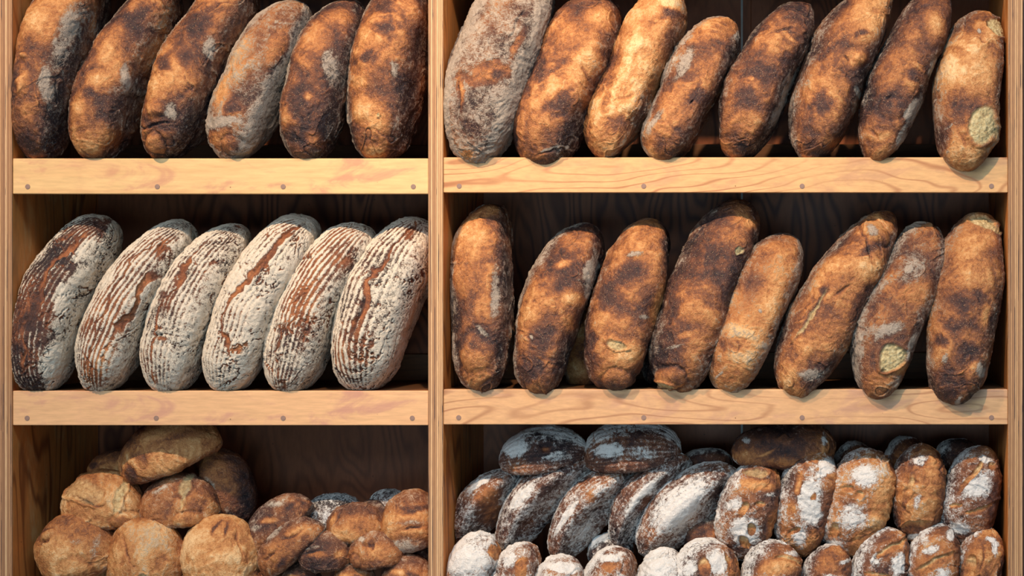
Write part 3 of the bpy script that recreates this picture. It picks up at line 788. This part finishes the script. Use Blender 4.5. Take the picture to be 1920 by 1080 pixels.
# small breads
G2 = 'small dark breads piled beside the large folded loaves'
kw = dict(bay='l', style='roll', group=G2, name='small_bread', p=2.1, q=2.2, bottomw=0.62, folds=0.9, edge=0.15, bot=0.3, fl=0.22)
loaf('long small bread with a bare orange band, leaning up from the pale-gold loaf', (474, 1034), (584, 944), 36, 6, D=42, yc=85, base=0.42,
     marks=[('g', 512, 972, 24, 8, 0), ('f', 490, 985, 14, 10), ('d', 550, 950, 26, 12, 30), ('f', 525, 945, 30, 8), ('o', 540, 985, 18, 10)], **kw)
loaf('curled small bread with one long arched fold, sloping below the orange-banded one', (501, 1076), (610, 988), 33, 8, D=42, yc=60, base=0.45,
     marks=[('g', 568, 992, 26, 8, 15), ('p', 560, 998, 30, 3, 25), ('p', 520, 1035, 26, 3, 40, .8), ('o', 535, 1030, 20, 8, 40), ('d', 540, 1048, 20, 8, 40), ('f', 520, 1000, 12, 22, -40)], **kw)
loaf('blue-grey floured small bread at the back of the heap', (578, 976), (676, 972), 32, 4, D=45, yc=150, base=0.22, **{**kw, 'fl': 0.48, 'style': 'white'})
loaf('domed small bread with glossy orange face, centre of the heap', (613, 998), (724, 995), 37, 6, D=48, yc=90, base=0.56,
     marks=[('g', 645, 998, 26, 14), ('o', 680, 980, 34, 16), ('g', 632, 970, 7, 16, -20), ('p', 640, 968, 3, 18, -20), ('f', 642, 1008, 8, 6), ('d', 670, 955, 30, 7, 0, .5), ('f', 655, 975, 14, 8, 0, .5)], **kw)
loaf('small bread with a dark oval fold across its face, under the glossy domed one', (559, 1052), (658, 1050), 34, 4, D=45, yc=60, base=0.42,
     marks=[('p', 600, 1030, 34, 3, 5), ('o', 605, 1036, 28, 6), ('d', 600, 1050, 26, 10), ('g', 640, 1035, 10, 12), ('f', 595, 1022, 24, 5)], **kw)
loaf('small bread with a pinched crest and pointed tip, beside the oval-folded one', (655, 1048), (760, 1047), 34, 6, D=45, yc=58, base=0.62,
     marks=[('g', 715, 1030, 26, 18), ('k', 700, 1012, 14, 7, 20, .6), ('p', 707, 1020, 3, 10, -10), ('d', 702, 1018, 4, 5), ('k', 672, 1050, 14, 12, -10, .4), ('f', 685, 1010, 12, 6), ('f', 664, 1055, 9, 4)], **kw)
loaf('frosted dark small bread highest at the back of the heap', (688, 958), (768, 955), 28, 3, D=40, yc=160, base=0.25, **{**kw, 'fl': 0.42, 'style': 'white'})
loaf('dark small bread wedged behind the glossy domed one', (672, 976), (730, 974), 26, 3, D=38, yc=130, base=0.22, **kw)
loaf('biggest of the small breads with dusty lower half, pressed to the middle upright', (722, 1002), (826, 996), 50, 4, D=55, yc=95, base=0.50,
     marks=[('g', 765, 965, 36, 8, 10), ('d', 790, 952, 30, 7), ('p', 785, 985, 24, 3, 10), ('g', 785, 991, 24, 5, 5), ('f', 770, 1015, 40, 14), ('f', 780, 975, 34, 6), ('o', 740, 985, 12, 20)], **kw)
for a, b, w, y, bs, lb in [((632, 1030), (690, 1030), 22, 110, 0.18, 'dark small bread in the gap under the glossy domed one'),
                           ((530, 1090), (604, 1088), 28, 75, 0.40, 'small bread at the bottom beneath the oval-folded one'),
                           ((625, 1092), (706, 1088), 30, 60, 0.55, 'orange-topped small bread at the bottom, in the middle of its tier'),
                           ((715, 1092), (812, 1088), 40, 60, 0.55, 'small bread with a cracked golden crest, bottom tier beside the middle upright'),
                           ((470, 1098), (540, 1095), 30, 90, 0.45, 'small bread low beneath the curled one'),
                           ((770, 1045), (815, 1045), 22, 120, 0.2, 'shadowed small bread beneath the biggest one')]:
    a, b = (a[0], a[1] + 6), (b[0], b[1] + 6)
    loaf(lb, a, b, w, 3, D=42, yc=y, base=bs, marks=[('g', (a[0] + b[0]) / 2 - 8, a[1] - w * .7, w * .6, 7), ('d', (a[0] + b[0]) / 2 + 18, a[1] - w * .6, w * .5, 8, -30), ('p', (a[0] + b[0]) / 2 + 5, a[1] - w * .5, 3, 12, 30)] if bs > 0.3 else (), **kw)

# ---- lower right shelf: floured loaves
G3 = 'floured grey rye loaves heaped on the lower shelf'
kw = dict(bay='r', style='white', group=G3, name='rye_loaf', p=2.1, q=2.2, stripes=15, folds=0.4, cracks=0.4, edge=0.55, bot=0.05, fl=0.22, lump=0.9, fine=1.5)
loaf('whitish ribbed loaf lying flat on top of the heap, nearer the middle upright', (936, 870), (1104, 850), 41, 5, D=60, yc=125, base=0.42, bottomw=0.6, flat=3.6, stc=0.4, marks=[('f', 970, 835, 30, 22), ('p', 1030, 835, 16, 9, 0, 1), ('n', 1030, 838, 18, 10), ('o', 1032, 838, 12, 7), ('f', 1050, 850, 30, 12, 0, .5)], **{**kw, 'fl': 0.32})
loaf('whitish crackled loaf lying flat on the heap, with a ribbed dome', (1100, 864), (1276, 846), 46, 5, D=62, yc=125, base=0.42, bottomw=0.6, flat=3.6, stc=0.4, marks=[('f', 1150, 840, 36, 16, 0, 1.2), ('p', 1122, 850, 3, 14, -10), ('d', 1200, 815, 16, 8), ('f', 1210, 845, 34, 12, 0, .5)], **{**kw, 'fl': 0.32})
kw2 = {**kw, 'D': 56, 'cracks': 0.3, 'stripes': 12, 'p': 1.8, 'q': 2.0, 'edge': 0.75, 'bot': 0.12, 'bottomw': 0.62, 'stc': 0.25, 'fl': 0.40, 'roll': 32, 'flat': 3.6}
loaf('short brown rye loaf leaning beside the middle upright, least floured of its row', (866, 1026), (974, 890), 37, 18, yc=130, base=0.42, marks=[('o', 925, 925, 26, 16, 30, .7), ('f', 905, 905, 30, 8, 35), ('n', 920, 960, 30, 40, 0, .5)], **kw2)
loaf('long leaning rye loaf with a white spine and brown flank, second in the tilted row', (950, 1040), (1104, 868), 38, 26, yc=122, base=0.40, marks=[('f', 985, 925, 12, 50, -40, .8), ('o', 990, 985, 18, 34, -35, .4), ('d', 1040, 905, 40, 9, 35)], **kw2)
loaf('leaning rye loaf with tan crest, third in the tilted row', (1046, 1054), (1182, 890), 37, 22, yc=118, base=0.44, marks=[('g', 1115, 925, 12, 24, -35, .5), ('f', 1065, 965, 8, 50, -35), ('f', 1100, 990, 12, 40, -30, .3)], **kw2)
loaf('leaning rye loaf with a bright floured ridge, fourth in the tilted row', (1160, 1032), (1294, 862), 37, 22, yc=122, base=0.42, marks=[('f', 1210, 920, 14, 60, -40, 1), ('o', 1215, 945, 12, 30, -38, .6), ('d', 1250, 895, 34, 9, 35)], **kw2)
loaf('broad cream-floured rye loaf lying tilted beside the slashed loaves', (1208, 1044), (1380, 880), 45, 14, yc=110, base=0.40, marks=[('f', 1280, 940, 34, 80, -45, .9), ('d', 1345, 920, 22, 14, 30)], **{**kw2, 'fl': 0.42})
G4 = 'slashed floury loaves on the lower shelf'
kv = dict(bay='r', style='white', group=G4, name='slashed_loaf', p=3.0, q=2.5, edge=0.25, bot=-0.3, fl=0.30, lump=1.0, D=60, wr=2.0, fine=1.4)
loaf('dark shiny brown loaf lying crosswise on top of the slashed loaves', (1368, 850), (1562, 842), 42, 5, D=60, yc=125, style='white', base=0.30, fl=0.02, edge=0.2, bot=0.1, p=3, bay='r', group=G4, name='slashed_loaf',
     marks=[('f', 1400, 820, 16, 8), ('f', 1380, 865, 9, 14), ('g', 1440, 845, 26, 4, 30), ('o', 1470, 862, 40, 12), ('f', 1540, 825, 10, 12), ('o', 1380, 860, 10, 18)])
loaf('slashed loaf with two open oval cuts in thick white flour, first of its row', (1398, 1054), (1428, 872), 54, 4, yc=95, base=0.55,
     marks=[('g', 1425, 905, 44, 14, 0), ('n', 1425, 905, 44, 14), ('c', 1415, 885, 20, 7, 0, .5), ('s', 1398, 1010, 10, 18, 10), ('s', 1412, 985, 7, 15, 10), ('s', 1400, 950, 5, 16, -30), ('s', 1428, 940, 10, 5, -20), ('f', 1400, 990, 34, 40, 0, .9), ('f', 1385, 940, 22, 14, 0, .9), ('o', 1448, 980, 9, 60, -8), ('n', 1448, 980, 9, 60, -8), ('f', 1445, 915, 20, 14, 0, .6)], **kv)
loaf('whitest slashed loaf, flour unbroken over its whole crest, second of its row', (1494, 1040), (1540, 848), 50, 4, yc=98, base=0.52,
     marks=[('f', 1520, 930, 26, 60, -10, 1.2), ('f', 1550, 870, 24, 18, 0, 1.2), ('f', 1500, 1000, 16, 30, 0, .8), ('o', 1485, 950, 10, 10), ('n', 1485, 950, 10, 10), ('g', 1530, 925, 7, 12, -10), ('n', 1530, 925, 7, 12, -10), ('s', 1490, 990, 14, 5, 25), ('o', 1525, 1010, 12, 34, -10), ('n', 1525, 1010, 12, 34, -10), ('g', 1500, 905, 8, 22, -10), ('n', 1500, 905, 8, 22)], **kv)
loaf('wide golden slashed loaf, smooth flank and white brow, third of its row', (1588, 1038), (1650, 848), 61, 6, yc=92, base=0.66,
     marks=[('f', 1625, 890, 34, 26, 0, 1), ('f', 1600, 960, 30, 34, 0, .7), ('g', 1655, 940, 20, 60, -15), ('n', 1655, 950, 18, 60, -15), ('s', 1592, 910, 11, 7, -10), ('s', 1614, 922, 8, 7, -30), ('s', 1570, 985, 9, 18, -20), ('o', 1610, 1005, 16, 30, -25), ('n', 1610, 1005, 16, 30, -25), ('f', 1575, 1015, 18, 12, 0, .8), ('g', 1605, 1000, 4, 14, -35)], **kv)
loaf('narrow slashed loaf with a long curved cut and little flour, fourth of its row', (1722, 1016), (1730, 836), 46, 2, yc=92, base=0.55, 
     marks=[('f', 1725, 862, 22, 14, 0, .9), ('s', 1703, 920, 7, 34, -12), ('s', 1715, 975, 26, 7, 15), ('n', 1745, 880, 14, 28), ('g', 1745, 880, 16, 28), ('f', 1720, 930, 6, 20, -10, .8), ('f', 1712, 1000, 16, 7), ('p', 1700, 950, 26, 2, -50, .6)], **{**kv, 'fl': 0.15})
loaf('slashed loaf with diagonal cuts and a dark flank, beside the far upright', (1808, 1018), (1842, 838), 51, 4, yc=92, base=0.42,
     marks=[('f', 1830, 905, 40, 24, 30, 1), ('s', 1815, 890, 6, 40, -40), ('s', 1835, 945, 30, 5, 25), ('f', 1800, 980, 26, 16, 0, .9), ('f', 1845, 860, 22, 12, 0, .9), ('s', 1856, 872, 8, 9), ('d', 1860, 950, 10, 50, -12, .8), ('n', 1858, 960, 12, 50, -12), ('s', 1793, 940, 14, 4, 0)], **kv)
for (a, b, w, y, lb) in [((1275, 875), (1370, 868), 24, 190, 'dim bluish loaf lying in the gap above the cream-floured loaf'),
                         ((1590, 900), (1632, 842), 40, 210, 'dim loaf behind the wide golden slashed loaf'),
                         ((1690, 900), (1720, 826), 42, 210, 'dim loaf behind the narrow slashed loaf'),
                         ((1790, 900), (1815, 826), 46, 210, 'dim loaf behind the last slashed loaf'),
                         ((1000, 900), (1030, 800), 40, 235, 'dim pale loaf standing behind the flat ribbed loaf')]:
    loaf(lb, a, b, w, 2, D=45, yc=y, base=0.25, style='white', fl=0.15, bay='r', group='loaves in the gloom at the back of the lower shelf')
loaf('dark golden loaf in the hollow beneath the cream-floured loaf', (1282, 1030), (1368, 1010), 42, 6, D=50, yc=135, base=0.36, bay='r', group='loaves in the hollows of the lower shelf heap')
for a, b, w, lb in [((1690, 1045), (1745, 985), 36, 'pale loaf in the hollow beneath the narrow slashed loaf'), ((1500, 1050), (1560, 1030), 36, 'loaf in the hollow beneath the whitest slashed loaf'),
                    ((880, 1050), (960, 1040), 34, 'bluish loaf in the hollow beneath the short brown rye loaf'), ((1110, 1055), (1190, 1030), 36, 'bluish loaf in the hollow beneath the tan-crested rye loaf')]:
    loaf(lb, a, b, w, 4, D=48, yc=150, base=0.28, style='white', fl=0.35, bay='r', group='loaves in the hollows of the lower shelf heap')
kb = dict(bay='r', style='white', floor=FL['r3'], group='floured loaves of the bottom front row', name='floured_loaf', p=2.8, q=2.4, edge=0.4, bot=-0.1, D=62, lump=1.0, wr=2.0, fine=1.4)
FRONT = [
    ('very white floured loaf at the front, beside the middle upright', (862, 1176), (915, 1002), 44, 8, 0.70, [('f', 885, 1040, 34, 30, 0, .6), ('o', 925, 1030, 10, 16), ('n', 925, 1030, 10, 16), ('o', 848, 1072, 8, 12)]),
    ('small floured loaf with a brown flank, in front of the second tilted rye loaf', (945, 1176), (990, 1023), 39, 6, 0.45, [('o', 985, 1060, 10, 24, -10), ('n', 985, 1060, 10, 24), ('f', 965, 1045, 14, 14)]),
    ('ribbed white loaf top with tan tracks, in front of the third tilted rye loaf', (1040, 1176), (1072, 1044), 47, 4, 0.50, [('f', 1060, 1060, 36, 10)]),
    ('rounded loaf with grey and rust marbling, in front of the fourth tilted rye loaf', (1130, 1176), (1168, 1026), 44, 6, 0.42, [('o', 1150, 1055, 20, 12), ('f', 1150, 1040, 26, 8), ('p', 1175, 1060, 3, 20, -10, .6)]),
    ('cream floured loaf with a flaky white edge, in front of the cream rye loaf', (1225, 1176), (1262, 1028), 46, 6, 0.72, [('f', 1240, 1050, 34, 20, 0, .6), ('o', 1240, 1078, 12, 5), ('d', 1206, 1050, 8, 6)]),
    ('loaf with orange cuts between white flour, front row below the oval-cut loaf', (1325, 1176), (1360, 1024), 62, 14, 0.42, [('f', 1345, 1050, 22, 26, 0, 1), ('o', 1385, 1060, 24, 24), ('n', 1388, 1060, 24, 26), ('s', 1325, 1060, 12, 18, 20), ('s', 1366, 1045, 4, 14, 25), ('f', 1300, 1060, 14, 14, 0, .7)]),
    ('honey-coloured loaf with a greenish cut on its crest, front row', (1440, 1176), (1478, 1020), 58, 12, 0.30, [('g', 1460, 1055, 44, 16, 10), ('n', 1460, 1050, 40, 10), ('s', 1478, 1047, 24, 6, -12), ('f', 1490, 1032, 26, 9, 0, .8), ('f', 1470, 1078, 40, 10, 0, .5)]),
    ('brown speckled loaf with a golden tip, front row below the wide golden loaf', (1545, 1176), (1572, 1023), 46, 8, 0.15, [('f', 1585, 1048, 14, 6), ('g', 1602, 1045, 7, 14), ('f', 1560, 1072, 22, 8, 0, .8), ('o', 1550, 1045, 20, 12)]),
    ('pointed loaf with two arched cuts and a white stripe, front row', (1640, 1176), (1690, 996), 55, 16, 0.25, [('s', 1670, 1022, 40, 7, 28), ('f', 1680, 1048, 14, 26, -15, 1.1), ('s', 1640, 1068, 30, 6, -8), ('f', 1640, 1040, 16, 12, 20, .8), ('o', 1700, 1040, 9, 26)]),
    ('loaf with a broad slanting golden cut, front row beneath the last slashed loaf', (1735, 1176), (1775, 988), 48, 8, 0.25, [('s', 1750, 1048, 40, 9, 28), ('f', 1745, 1025, 20, 8, 30, .9), ('f', 1760, 1070, 20, 16, 0, .9), ('f', 1780, 1000, 12, 9, 0, 1.1)]),
    ('chestnut loaf with a white crest line, front row beside the far upright', (1828, 1176), (1860, 992), 45, 8, 0.08, [('f', 1862, 1020, 9, 26, 0, 1.1), ('s', 1815, 1060, 12, 26, -8), ('d', 1880, 1060, 9, 50), ('f', 1855, 1005, 12, 7, 0, .9), ('p', 1838, 1040, 3, 34, -5, .8)]),
]
for lb, a, b, w, bw, f_, mk in FRONT:
    if w > 46.5:
        b = (b[0], b[1] + 1)
    loaf(lb, a, b, w, bw, yc=52, base=0.50, fl=f_, marks=mk, **kb)
